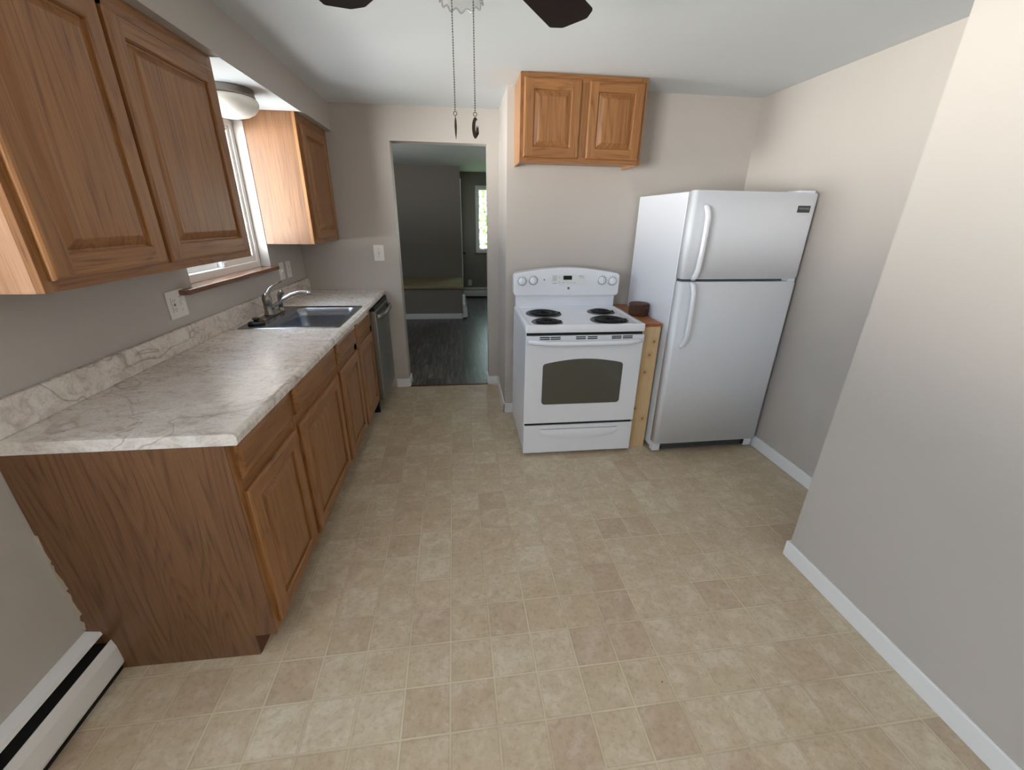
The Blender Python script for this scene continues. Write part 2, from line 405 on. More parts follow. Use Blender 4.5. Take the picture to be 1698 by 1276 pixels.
# ------------------------------------------------------------------ the setting
ZC = 2.281; XR = 3.36; XF = 2.829; YF = -2.355; YA = -.642; XA = 1.6228; YB = -5.6; T = .13
DL, DR, DZ = .776, 1.530, 2.046
WY0, WY1, WZ0, WZ1 = -1.545, -.637, 1.165, 2.03
b = MB(); b.box(-T, XR+T, YB-T, .004, -.08, 0); struct('floor', b, M['tiles'])
b = MB(); b.box(-1.8, 3.6, .004, 4.95, -.08, 0); struct('floor_far_room', b, M['planks'])
b = MB(); b.box(DL-.01, DR+.01, -.012, .022, 0, .006, .002); struct('trim_1', b, M['toe'])      # threshold strip
b = MB(); b.box(-T, XR+T, YB-T, T, ZC, ZC+.08); struct('ceiling', b, M['ceiling'])
b = MB(); b.box(-1.8, 3.6, T, 4.95, ZC-.0, ZC+.08); struct('ceiling_far_room', b, M['ceiling'])
b = MB()
RY0, RY1, RZ0, RZ1 = -5.0, -3.3, .88, 2.12
b.box(-T, 0, YB, RY0, 0, ZC); b.box(-T, 0, RY1, WY0, 0, ZC); b.box(-T, 0, RY0, RY1, 0, RZ0); b.box(-T, 0, RY0, RY1, RZ1, ZC); b.box(-T, 0, WY1, 0, 0, ZC); b.box(-T, 0, WY0, WY1, 0, WZ0-.015); b.box(-T, 0, WY0, WY1, WZ1, ZC)
struct('wall_left', b, M['wall'])
b = MB(); b.box(-T, DL, 0, T, 0, ZC); b.box(DR, XA, 0, T, 0, ZC); b.box(DL, DR, 0, T, DZ, ZC)
struct('wall_back', b, M['wall'])
b = MB(); b.box(XA, XR+T, YA, T, 0, ZC); struct('wall_alcove', b, M['wall'])
b = MB(); b.box(XR, XR+T, YF, YA, 0, ZC); struct('wall_right', b, M['wall'])
b = MB(); b.box(XF, XR+T, YB-T, YF, 0, ZC); struct('wall_foreground', b, M['wall'])
b = MB(); b.box(-T, XF, YB-T, YB, 0, ZC)
struct('wall_rear', b, M['wall'])
# soffit over the wall cabinets and the sink
SFX, SFZ = .353, 2.096
b = MB(); b.box(0, SFX, -2.66, 0, SFZ, ZC); struct('wall_soffit', b, [M['wall']])
b = MB(); b.box(0, SFX-.004, WY0-.02, -.64, SFZ-.004, SFZ); struct('soffit_light_sheet', b, M['ceiling'])   # pale sheet paints the window light onto the soffit underside
# baseboards
def bboard(name, pts_box):
    b = MB()
    for q in pts_box: b.box(*q, b=.003)
    return struct(name, b, M['trim'])
H = .082; t_ = .012
bboard('baseboard_right', [(XR-t_, XR, YF, YA, 0, H)])
bboard('baseboard_foreground', [(XF-t_, XF, YB, YF, 0, H), (XF-t_, XR, YF, YF+t_, 0, H)])
bboard('baseboard_back', [(.66, DL+t_*.0, -t_, 0, 0, H), (DL-.002, DL+t_, -t_, T+.01, 0, H), (DR-t_, DR+.002, -t_, T+.01, 0, H), (DR, XA, -t_, 0, 0, H)])
bboard('baseboard_alcove', [(XA-t_, XA, YA-t_, 0, 0, H), (XA-t_, XA+.9, YA-t_, YA, 0, H)])
# little white door stops on the jamb ends
for x, s_, w in ((DL+t_, 1, 'left'), (DR-t_, -1, 'right')):
    b = MB(); b.tube([(x, .02, .045), (x+s_*.010, .02, .045)], .0035, 8); b.tube([(x+s_*.009, .02, .045), (x+s_*.018, .02, .045)], .006, 10)
    tag(obj('door_stop', b, M['trim']), 'small white stop on the %s baseboard end of the doorway' % w, 'door stop')

# ---- far room
b = MB()
FX0, FX1, FZ0, FZ1, FY = 1.655, 2.38, .925, 2.0, 4.78
b.box(-1.8, FX0, FY, FY+T, 0, ZC); b.box(FX1, 3.6, FY, FY+T, 0, ZC); b.box(FX0, FX1, FY, FY+T, 0, FZ0); b.box(FX0, FX1, FY, FY+T, FZ1, ZC)
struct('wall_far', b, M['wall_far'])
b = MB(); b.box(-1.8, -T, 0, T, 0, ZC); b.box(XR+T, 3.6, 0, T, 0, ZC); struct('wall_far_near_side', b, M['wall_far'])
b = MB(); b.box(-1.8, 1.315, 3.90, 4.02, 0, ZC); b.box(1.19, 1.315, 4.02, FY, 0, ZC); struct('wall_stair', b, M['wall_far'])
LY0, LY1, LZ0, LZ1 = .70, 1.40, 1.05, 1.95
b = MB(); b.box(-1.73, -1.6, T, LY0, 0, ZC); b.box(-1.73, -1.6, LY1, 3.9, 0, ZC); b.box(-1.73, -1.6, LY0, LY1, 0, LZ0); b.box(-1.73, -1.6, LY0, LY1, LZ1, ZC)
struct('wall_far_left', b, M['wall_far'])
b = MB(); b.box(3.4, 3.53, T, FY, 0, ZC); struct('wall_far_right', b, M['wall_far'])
# windows: frame and pane are children
def window(name, axis, plane, a0, a1, z0, z1, out, fw=.05, depth=.05, mull=None, casing=None):
    loc = (plane, (a0+a1)/2, z0) if axis == 'X' else ((a0+a1)/2, plane, z0)
    w = sempty(name, loc)
    def bx(b, a, c, z, y, d0, d1, bev=.004):
        lo, hi = sorted((plane+out*d0, plane+out*d1))
        if axis == 'X': b.box(lo, hi, a, c, z, y, bev)
        else: b.box(a, c, lo, hi, z, y, bev)
    b = MB()
    bx(b, a0, a0+fw, z0, z1, 0, depth); bx(b, a1-fw, a1, z0, z1, 0, depth); bx(b, a0+fw, a1-fw, z0, z0+fw, 0, depth); bx(b, a0+fw, a1-fw, z1-fw, z1, 0, depth)
    if mull: bx(b, mull-.02, mull+.02, z0+fw, z1-fw, 0, depth)
    if casing:
        c = casing
        bx(b, a0-c, a0, z0-c, z1+c, -T-.0-.012, -T+.003); bx(b, a1, a1+c, z0-c, z1+c, -T-.012, -T+.003); bx(b, a0, a1, z1, z1+c, -T-.012, -T+.003); bx(b, a0, a1, z0-c, z0, -T-.012, -T+.003)
    obj('window_frame', b, M['vinylwhite'], w)
    b = MB(); bx(b, a0+fw*.6, a1-fw*.6, z0+fw*.6, z1-fw*.6, depth*.45, depth*.55, 0); obj('pane', b, M['pane'], w)
    return w
# the sink window: outer frame, two sliding sashes, latch
w1 = sempty('window_1', (-.06, -1.09, WZ0))
b = MB(); x0, x1 = -T+.002, -.062
b.box(x0, x1, WY0, WY0+.035, WZ0, WZ1, .003); b.box(x0, x1, WY1-.035, WY1, WZ0, WZ1, .003); b.box(x0, x1, WY0+.035, WY1-.035, WZ0, WZ0+.05, .003); b.box(x0, x1, WY0+.035, WY1-.035, WZ1-.035, WZ1, .003)
obj('window_frame', b, M['vinylwhite'], w1)
def sash(y0, y1, xa, xb):
    b = MB(); s = .028; z0, z1 = WZ0+.05, WZ1-.035
    b.box(xa, xb, y0, y0+s, z0, z1, .003); b.box(xa, xb, y1-s, y1, z0, z1, .003); b.box(xa, xb, y0+s, y1-s, z0, z0+.038, .003); b.box(xa, xb, y0+s, y1-s, z1-s, z1, .003)
    o = obj('sash', b, M['vinylwhite'], w1)
    b = MB(); m = (xa+xb)/2; b.box(m-.002, m+.002, y0+s-.004, y1-s+.004, z0+.034, z1-s+.004); obj('pane', b, M['pane'], o); return o
sash(WY0+.035, -1.06, -.125, -.100); sR = sash(-1.09, WY1-.035, -.098, -.073)
b = MB(); b.box(-.10, -.066, -1.085, -1.045, WZ0+.052, WZ0+.078, .004); obj('latch', b, M['vinylwhite'], w1)
b = MB(); b.prism([(-.062, WY0+.002), (-.062, WY1-.002), (0, WY1-.002), (0, -.600), (.030, -.600), (.045, -.615), (.045, -1.645), (.030, -1.66), (0, -1.66), (0, WY0+.002)], 1.152, 1.176, 'XY', b=.004)
obj('window_sill', b, M['sill'], w1)
window('window_2', 'Y', FY+.03, FX0, FX1, FZ0, FZ1, 1, .018, .05, None, None)
b = MB(); c = .058
b.box(FX0-c, FX0, FY-.012, FY, FZ0-c, FZ1+c, .002); b.box(FX1, FX1+c, FY-.012, FY, FZ0-c, FZ1+c, .002); b.box(FX0, FX1, FY-.012, FY, FZ1, FZ1+c, .002)
b.box(FX0, FX1, FY-.012, FY, FZ0-c, FZ0, .002); struct('trim_3', b, M['trim'])
b = MB(); b.box(FX0-c-.03, FX1+c+.03, FY-.045, FY, FZ0-c-.022, FZ0-c, .004); struct('trim_4', b, M['sill'])
window('added_window_3', 'X', -.06, RY0, RY1, RZ0, RZ1, -1, .05, .05, (RY0+RY1)/2)  # unseen window, added to grade the light on the foreground wall
window('window_4', 'X', -1.68, LY0, LY1, LZ0, LZ1, -1, .05, .05)
# a door in the stair wall beside the far window: only its casing and knob show
d = sempty('door_1', (1.325, 4.38, 0))
b = MB(); b.box(1.316, 1.330, 3.905, 3.965, 0, 2.10, .002); b.box(1.316, 1.330, 4.70, 4.76, 0, 2.10, .002); b.box(1.316, 1.330, 3.965, 4.70, 2.04, 2.10, .002); obj('door_casing', b, M['trim'], d)
b = MB(); b.box(1.316, 1.322, 3.965, 4.70, 0, 2.04); obj('door_leaf', b, M['trim'], d)
b = MB(); b.lathe((1.322, 4.62, .87), [(.022, 0), (.022, .006), (.009, .01), (.009, .03), (.024, .04), (.028, .052), (.020, .064), (.002, .068)], 16, 'X'); obj('door_knob', b, M['bronze'], d)

# ------------------------------------------------------------------ cabinet parts
def panel_door(W, Hh, th=.020, fw=.058, fx='+X'):
    """raised-panel door in local x (across), y (up), z (out); slot 0 = stiles and panel grain up, slot 1 = rails grain across"""
    t = bmesh.new()
    def ring(i, z): return [t.verts.new(p) for p in ((i, i, z), (W-i, i, z), (W-i, Hh-i, z), (i, Hh-i, z))]
    def bridge(a, c, m=None, sm=False):
        for k in range(4):
            f = t.faces.new((a[k], a[(k+1) % 4], c[(k+1) % 4], c[k])); f.material_index = (1 if k % 2 == 0 else 0) if m is None else m; f.smooth = sm
    r = [ring(0, 0), ring(0, th-.008), ring(.003, th-.003), ring(.009, th)]
    t.faces.new(list(reversed(r[0])))
    for a, c in zip(r, r[1:]): bridge(a, c)
    e = .009; v = lambda x, y: t.verts.new((x, y, th))
    for x0, x1, y0, y1, m in ((e, fw, e, Hh-e, 0), (W-fw, W-e, e, Hh-e, 0), (fw, W-fw, e, fw, 1), (fw, W-fw, Hh-fw, Hh-e, 1)):
        f = t.faces.new((v(x0, y0), v(x1, y0), v(x1, y1), v(x0, y1))); f.material_index = m
    q = [ring(fw, th), ring(fw+.004, th-.004), ring(fw+.005, th-.0125), ring(fw+.010, th-.0130), ring(fw+.034, th-.002), ring(fw+.037, th-.0012)]
    for i, (a, c) in enumerate(zip(q, q[1:])): bridge(a, c, None if i < 2 else 0)
    f = t.faces.new(q[-1]); f.material_index = 0
    return t
def drawer_front(W, Hh, th=.020):
    t = bmesh.new()
    def ring(i, z): return [t.verts.new(p) for p in ((i, i, z), (W-i, i, z), (W-i, Hh-i, z), (i, Hh-i, z))]
    r = [ring(0, 0), ring(0, th-.010), ring(.004, th-.007), ring(.016, th-.001), ring(.019, th)]
    t.faces.new(list(reversed(r[0])))
    for a, c in zip(r, r[1:]):
        for k in range(4): t.faces.new((a[k], a[(k+1) % 4], c[(k+1) % 4], c[k]))
    t.faces.new(r[-1]); return t
def faceX(x, y0, z0): return Matrix(((0, 0, 1, x), (1, 0, 0, y0), (0, 1, 0, z0), (0, 0, 0, 1)))       # local x -> +Y, y -> Z, z -> +X
def faceY(x0, y, z0): return Matrix(((1, 0, 0, x0), (0, 0, -1, y), (0, 1, 0, z0), (0, 0, 0, 1)))      # local x -> +X, y -> Z, z -> -Y
def door(parent, m, W, Hh, mats, name='door', fw=.058):
    b = MB(); b.merge(panel_door(W, Hh, fw=fw), m); return obj(name, b, mats, parent)
def drawer(parent, m, W, Hh, mat, name='drawer'):
    b = MB(); b.merge(drawer_front(W, Hh), m); return obj(name, b, mat, parent)
OX = [M['oz'], M['oy']]; OY = [M['oz'], M['ox']]
# base cabinets along the left wall; face frame front at x=.594
def base_cabinet(name, label, y0, y1, fronts, end=False, gk='oak base cabinets under the counter'):
    r = thing(name, label, 'cabinet', (.30, (y0+y1)/2, 0), gk)
    b = MB(); e = .0005; b.box(.002, .574, y0+e, y1-e, .097, .115); b.box(.002, .02, y0+e, y1-e, .115, .874); b.box(.02, .574, y0+e, y0+.018, .115, .874); b.box(.02, .574, y1-.018, y1-e, .115, .874)
    obj('carcass', b, M['oend'], r)
    b = MB(); s = .034; b.mi = 0
    ys = [y0+.0005, y1-.0005]
    b.box(.574, .594, ys[0], ys[0]+s, .097, .875, .001); b.box(.574, .594, ys[1]-s, ys[1], .097, .875, .001)
    b.mi = 1
    for z0, z1 in ((.097, .140), (.690, .742), (.850, .875)): b.box(.574, .594, ys[0]+s, ys[1]-s, z0, z1, .001)
    if len(fronts) == 2:
        b.mi = 0; mid = (fronts[0][1]+fronts[1][0])/2; b.box(.574, .594, mid-.03, mid+.03, .14, .85, .001)
    obj('face_frame', b, OX, r)
    b = MB(); b.box(.502, .522, y0+.001, y1-.001, 0, .097); obj('toe_kick', b, M['toe'], r)
    for (a, c) in fronts:
        b = MB(); b.merge(panel_door(c-a, .571), faceX(.594, a, .125))
        if abs(c-a-.584) < .01:
            b.mi = 2
            for yy, zz, hh in ((-1.84, .30, .035), (-1.80, .26, .05), (-1.795, .40, .015)): b.tube([(.6132, yy, zz), (.6132, yy+.004, zz+hh)], .0007, 5)
        obj('door', b, OX+[M['caulk']], r)
        drawer(r, faceX(.594, a, .739), c-a, .124, M['oy'])
    if end:
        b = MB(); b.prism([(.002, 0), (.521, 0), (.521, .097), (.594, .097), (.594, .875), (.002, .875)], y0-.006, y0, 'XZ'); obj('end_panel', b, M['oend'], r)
        b = MB(); rc = random.Random(3); z = .20; L_ = []
        while z < .60: L_.append((z, .003+(.016 if z < .45 else .007)*rc.random())); z += rc.uniform(.008, .022)
        b.prism([(.0, .20)]+[(x, z) for z, x in L_]+[(.0, L_[-1][0]+.004)], y0-.0075, y0-.005, 'XZ'); obj('caulk', b, M['caulk'], r)
    return r
base_cabinet('base_cabinet', 'oak base cabinet with one door and drawer at the near end of the counter', -2.597, -2.137, [(-2.573, -2.158)], True)
base_cabinet('base_cabinet', 'wider oak base cabinet with one scratched door, between near-end cabinet and sink cabinet', -2.137, -1.508, [(-2.116, -1.532)])
base_cabinet('base_cabinet', 'oak sink base cabinet with two narrow doors beside the dishwasher', -1.508, -.566, [(-1.484, -1.062), (-1.026, -.592)])
# ------------------------------------------------------------------ countertop with sink cut-out
SX0, SX1, SY0, SY1 = .075, .590, -1.345, -.745
ct = thing('countertop', 'cream and grey marbled laminate countertop along the left wall', 'countertop', (.3, -1.3, .876))
def edge_prof(x0, x1=.635, z0=.876, z1=.914, r=.016):
    p = [(x0, z0), (x1-.006, z0), (x1, z0+.006)]
    for k in range(7): a = PI/2*k/6; p.append((x1-r+r*math.cos(a), z1-r+r*math.sin(a)))
    p.append((x0, z1)); return p
b = MB()
b.prism(edge_prof(.001), -2.601, SY0, 'XZ'); b.prism(edge_prof(.001), SY1, -.001, 'XZ'); b.prism(edge_prof(SX1), SY0, SY1, 'XZ'); b.box(.001, SX0, SY0, SY1, .876, .914)
obj('worktop', b, M['counter'], ct)
b = MB(); b.prism(edge_prof(.001), -2.6025, -2.601, 'XZ'); obj('end_cap', b, M['counter'], ct)
b = MB(); b.box(.001, .021, -2.6025, -.001, .914, 1.016, .004); obj('backsplash', b, M['splash'], ct)
# ------------------------------------------------------------------ sink
sk = thing('kitchen_sink', 'stainless steel drop-in single bowl sink in the marbled counter', 'sink', (.33, -1.045, .914))
b = MB()
OUT = rrect(.055, .602, -1.358, -.732, .018, 4)
IN = rrect(.185, .568, -1.300, -.790, .055, 6)
def rings_between(b, rings, closed_last=False):
    vs = [[b.bm.verts.new(p) for p in r] for r in rings]
    for r0, r1 in zip(vs, vs[1:]):
        n = len(r0)
        for k in range(n):
            f = b.bm.faces.new((r0[k], r0[(k+1) % n], r1[(k+1) % n], r1[k])); f.smooth = True
    if closed_last: b.bm.faces.new(vs[-1]).smooth = False
def rr(x0, x1, y0, y1, r, z, n=8): return [(a, c, z) for a, c in rrect(x0, x1, y0, y1, r, n)]
rings_between(b, [rr(.055, .602, -1.358, -.732, .018, .9145), rr(.058, .599, -1.355, -.735, .017, .9185), rr(.066, .591, -1.347, -.743, .015, .9185)])
rings_between(b, [rr(.066, .591, -1.347, -.743, .015, .9185), rr(.070, .587, -1.343, -.747, .014, .9170), rr(.184, .571, -1.306, -.784, .058, .9165)])
obj('rim', b, M['steel'], sk)
b = MB()
rings_between(b, [rr(.184, .571, -1.306, -.784, .058, .9165), rr(.190, .565, -1.300, -.790, .055, .910), rr(.194, .561, -1.296, -.794, .055, .86), rr(.200, .555, -1.290, -.800, .055, .76), rr(.212, .543, -1.278, -.812, .05, .738), rr(.235, .52, -1.255, -.835, .04, .732)], True)
obj('bowl', b, M['steel'], sk)
b = MB(); b.lathe((.375, -1.045, .732), [(.055, .0005), (.052, .003), (.042, .002), (.04, -.001), (.002, -.001)], 24); obj('drain', b, M['chrome'], sk)
# faucet
fc = thing('faucet', 'brushed nickel single lever faucet behind the sink bowl', 'faucet', (.105, -1.035, .917))
b = MB(); b.prism(rrect(.075, .135, -1.16, -.91, .028), .917, .926, 'XY', b=.002); obj('deck_plate', b, M['nickel'], fc)
b = MB(); b.lathe((.105, -1.035, .926), [(.030, 0), (.030, .006), (.026, .012), (.0245, .05), (.0245, .072), (.0255, .074), (.0255, .078)], 24, cap=True); obj('body', b, M['nickel'], fc)
b = MB(); b.lathe((.105, -1.035, 1.004), [(.0255, 0), (.027, .012), (.026, .028), (.021, .044), (.012, .054), (.001, .058)], 24)
b.tube([(.105, -1.035, 1.035), (.108, -1.020, 1.058), (.116, -1.000, 1.078), (.130, -.965, 1.095), (.146, -.925, 1.106), (.156, -.900, 1.109)], [.018, .015, .011, .008, .0065, .005], 12, flat=.75); obj('lever', b, M['nickel'], fc)
b = MB(); b.tube([(.118, -1.033, .962), (.150, -1.028, .985), (.195, -1.02, 1.020), (.245, -1.012, 1.046), (.295, -1.004, 1.059), (.332, -.998, 1.060), (.349, -.995, 1.056)], [.014, .0125, .0115, .011, .0105, .0105, .0105], 14)
b.tube([(.342, -.996, 1.062), (.345, -.9955, 1.040)], .0125, 14); obj('spout', b, M['chrome'], fc)
sp = thing('sink_sprayer', 'nickel side sprayer standing to the right of the faucet', 'sprayer', (.112, -.872, .9175))
b = MB(); b.lathe((.112, -.872, .9175), [(.024, 0), (.024, .005), (.018, .010), (.0165, .022)], 20, cap=True); obj('holder', b, M['nickel'], sp)
b = MB(); b.tube([(.112, -.872, .938), (.112, -.872, .972), (.113, -.872, 1.0), (.118, -.870, 1.022), (.128, -.866, 1.036), (.140, -.862, 1.040)], [.0145, .0135, .0125, .015, .0165, .0145], 16); obj('spray_head', b, M['nickel'], sp)
st = thing('sink_stopper', 'black rubber sink stopper lying on the near end of the sink deck', 'stopper', (.115, -1.253, .918))
b = MB(); b.lathe((.118, -1.250, .9178), [(.001, 0), (.042, 0), (.045, .004), (.045, .009), (.040, .014), (.018, .016)], 28); obj('disc', b, M['black'], st)
b = MB(); b.lathe((.118, -1.250, .9335), [(.013, 0), (.012, .008), (.019, .012), (.019, .018), (.014, .022), (.001, .023)], 20); obj('knob', b, M['black'], st)
# ------------------------------------------------------------------ dishwasher
dw = thing('dishwasher', 'stainless steel dishwasher at the far end of the counter beside the doorway', 'dishwasher', (.33, -.285, 0))
b = MB(); b.box(.05, .600, -.558, -.012, .10, .866); obj('tub', b, M['gap'], dw)
b = MB(); b.box(.601, .648, -.560, -.010, .105, .838, .006, 3); obj('door', b, M['dwsteel'], dw)
b = MB(); b.box(.598, .640, -.560, -.010, .840, .866, .003); obj('control_panel', b, M['black'], dw)
b = MB(); b.tube([(.646, -.535, .792), (.668, -.51, .790), (.682, -.44, .788), (.686, -.285, .787), (.682, -.13, .788), (.668, -.06, .790), (.646, -.035, .792)], [.013, .014, .014, .014, .014, .014, .013], 12, flat=1.3, up=(0, 0, 1)); obj('handle', b, M['dwsteel'], dw)
b = MB(); b.box(.54, .556, -.556, -.014, .0, .10); b.box(.556, .60, -.562, -.545, .0, .10, .003); obj('kick_plate', b, M['black'], dw)

# ------------------------------------------------------------------ wall cabinets
def wall_cabinet_x(label, y0, y1, doors, zb=1.3196, zt=SFZ-.001, xf=.309, ends=(None, None), dz=(1.347, 2.042)):
    r = thing('wall_cabinet', label, 'cabinet', (.155, (y0+y1)/2, zb), 'oak wall cabinets under the soffit')
    b = MB(); b.box(.001, xf-.019, y0+.006, y1-.006, zb+.012, zt); obj('carcass', b, M['oend'], r)
    b = MB(); s = .040
    b.box(xf-.019, xf, y0, y0+s, zb, zt, .001); b.box(xf-.019, xf, y1-s, y1, zb, zt, .001)
    if len(doors) > 1:
        m = (doors[0][1]+doors[1][0])/2; b.box(xf-.019, xf, m-.035, m+.035, zb+.03, zt-.03, .0)
    b.mi = 1; b.box(xf-.019, xf, y0+s, y1-s, zb, zb+.042, .001); b.box(xf-.019, xf, y0+s, y1-s, zt-.06, zt, .001); obj('face_frame', b, OX, r)
    for e, (a, c) in zip(ends, ((y0, y0+.006), (y1-.006, y1))):
        b = MB(); b.box(.001, xf-.019, a, c, zb, zt); obj('side_panel', b, e or M['oend'], r)
    for a, c in doors: door(r, faceX(xf, a, dz[0]), c-a, dz[1]-dz[0], OX, fw=.056)
    return r
wall_cabinet_x('large two-door oak wall cabinet hanging left of the sink window', -2.621, -1.556, [(-2.600, -2.176), (-2.153, -1.596)], ends=(M['oend_lit'], None))
wall_cabinet_x('single-door oak wall cabinet hanging right of the sink window', -.632, -.003, [(-.595, -.072)], ends=(M['oside_toned'], None))
# cabinet over the range, touching the ceiling
oc = thing('wall_cabinet', 'two-door oak wall cabinet up at the ceiling above the white range', 'cabinet', (2.051, -.79, 1.822))
X0, X1, Z0, YFc = 1.6703, 2.4322, 1.822, -.9246
b = MB(); b.box(X0+.012, X1-.012, YFc+.019, YA-.001, Z0+.018, ZC-.002); obj('carcass', b, M['olit'], oc)
for a, c in ((X0, X0+.012), (X1-.012, X1)):
    b = MB(); b.box(a, c, YFc+.019, YA-.001, Z0, ZC-.002); obj('side_panel', b, M['olit'], oc)
b = MB(); s = .042; b.box(X0, X0+s, YFc, YFc+.019, Z0, ZC-.002, .001); b.box(X1-s, X1, YFc, YFc+.019, Z0, ZC-.002, .001); b.box(2.051-.04, 2.051+.04, YFc+.0005, YFc+.019, Z0+.03, ZC-.01)
b.mi = 1; b.box(X0+s, X1-s, YFc, YFc+.019, Z0, Z0+.04, .001); b.box(X0+s, X1-s, YFc, YFc+.019, ZC-.044, ZC-.002, .001); obj('face_frame', b, OY, oc)
for a, c in ((1.690, 2.028), (2.074, 2.412)): door(oc, faceY(a, YFc, Z0+.025), c-a, .405, OY, fw=.055)

# ------------------------------------------------------------------ range
rg = thing('electric_range', 'white freestanding electric coil range between the doorway and the pine filler', 'range', (2.05, -1.02, 0))
RX, RW = 1.673, .752; RF = -1.346
b = MB(); b.box(RX+.004, RX+RW-.004, RF+.036, -.705, .03, .86, .004); b.box(RX+.03, RX+RW-.03, -1.29, -.74, 0, .03); obj('body', b, M['white'], rg)
b = MB(); b.box(RX+.01, RX+RW-.01, RF+.014, RF+.037, .20, .866); obj('front_gap_shade', b, M['gap'], rg)  # dark slab stands in for the shade in the gaps round the door
# cooktop: slab with a raised lip round the burners
b = MB()
zt = .908
rings_between(b, [rr(RX, RX+RW, RF, -.760, .012, .862), rr(RX-.001, RX+RW+.001, RF-.001, -.760, .014, .868), rr(RX-.001, RX+RW+.001, RF-.001, -.760, .014, zt-.004), rr(RX+.004, RX+RW-.004, RF+.005, -.762, .012, zt), rr(RX+.024, RX+RW-.024, RF+.030, -.775, .02, zt), rr(RX+.032, RX+RW-.032, RF+.040, -.782, .02, zt-.005)], True)
obj('cooktop', b, M['white'], rg)
def burner(cx, cy, R):
    b = MB(); b.lathe((cx, cy, zt-.0048), [(R, 0), (R, .0035), (R-.006, .0055), (R-.010, .004), (R-.022, .0005), (.002, .0003)], 40); p = obj('drip_pan', b, M['pan'], rg)
    b = MB(); turns = 4.0 if R < .10 else 5.0; n = int(turns*28); pts = []
    for k in range(n+1):
        a = 2*PI*turns*k/n; r = .022+(R-.020-.022)*k/n; pts.append((cx+r*math.cos(a), cy+r*math.sin(a), zt+.0055))
    pts.append((cx+(R-.004), cy-.004, zt+.003)); b.tube(pts, .0052, 8, flat=.8); obj('coil', b, M['coil'], p)
    b = MB(); b.lathe((cx, cy, zt-.0046), [(R+.003, 0), (R+.003, .0035), (R+.001, .0055), (R-.002, .0045)], 40); obj('trim_ring', b, M['gasket'], p)
burner(1.845, -1.000, .118); burner(1.822, -1.245, .094); burner(2.257, -.970, .092); burner(2.231, -1.220, .118)
# backguard
b = MB(); b.box(1.684, 2.418, -.768, -.700, .86, 1.03, .006); obj('back_riser', b, M['white'], rg)
b = MB(); pl = []
pl += [(1.676, .990), (2.424, .990)]
r = .018
for k in range(1, 5): a = -PI/2+PI/2*k/4; pl.append((2.434-r+r*math.cos(a), .992+r+r*math.sin(a)))
for k in range(0, 6): a = PI/2*k/5*.85; pl.append((2.434-.03+.03*math.cos(a), 1.118+.03*math.sin(a)))
for k in range(1, 16):
    u = k/16; x = 2.405-u*(2.405-1.693); pl.append((x, 1.148+.036*math.sin(PI*u)))
for k in range(0, 6): a = PI-PI/2*.85*(1-k/5); pl.append((1.664+.03+.03*math.cos(a), 1.118+.03*math.sin(a)))
for k in range(0, 4): a = PI+PI/2*k/4; pl.append((1.664+r+r*math.cos(a), .992+r+r*math.sin(a)))
b.prism(pl, -.800, -.700, 'XZ', b=.008)
bg = obj('backguard', b, M['white'], rg)
YP = -.800
b = MB(); b.box(1.930, 2.180, YP-.0012, YP, 1.066, 1.138, .0005); b.mi = 1
for x, z, w_ in ((1.955, 1.128, .035), (1.955, 1.118, .03), (1.955, 1.108, .03), (1.955, 1.098, .03), (1.955, 1.078, .03), (1.99, 1.118, .012), (1.99, 1.085, .014), (2.02, 1.082, .012), (2.05, 1.082, .008), (2.075, 1.082, .008), (2.10, 1.082, .012), (2.145, 1.128, .035), (2.14, 1.116, .012), (2.16, 1.116, .018)):
    b.box(x-w_/2, x+w_/2, YP-.0018, YP-.0010, z-.0018, z+.0018)
obj('keypad', b, [plain('keypad_white', srgb(222, 224, 226), .4), M['grey']], bg)
b = MB(); b.box(2.017, 2.080, YP-.002, YP-.0008, 1.102, 1.130, .0006); obj('clock_display', b, M['blackgloss'], bg)
b = MB(); b.lathe((2.059, YP, 1.043), [(.0085, 0), (.0085, -.002), (.0005, -.002)], 20, 'Y'); obj('badge', b, plain('badge_grey', srgb(118, 120, 126), .35, .6), bg)
b = MB(); b.lathe((1.880, YP, 1.102), [(.0045, 0), (.0045, -.0012), (.0005, -.0012)], 14, 'Y'); obj('indicator_lamp', b, M['slot'], bg)
for kx, kz in ((1.720, 1.094), (1.800, 1.099), (2.300, 1.099), (2.378, 1.094)):
    b = MB(); b.lathe((kx, YP, kz), [(.033, 0), (.033, -.004), (.030, -.007), (.026, -.008), (.024, -.020), (.021, -.023), (.001, -.023)], 28, 'Y', fr=lambda a, i: 1+.03*math.cos(14*a) if i < 3 else 1)
    b.box(kx-.0055, kx+.0055, YP-.030, YP-.018, kz-.021, kz+.021, .003)
    b.mi = 1; b.lathe((kx, YP, kz), [(.0305, -.0066), (.031, -.0075), (.0285, -.0082), (.0265, -.0086), (.0265, -.0080)], 28, 'Y')
    for j in range(-5, 6):
        a = PI/2+j*.5; p = Vector((kx+.037*math.cos(a), YP-.0006, kz+.037*math.sin(a))); b.box(p.x-.0022, p.x+.0022, YP-.0012, YP+.0002, p.z-.0014, p.z+.0014)
    obj('knob', b, [M['white'], M['grey']], rg)
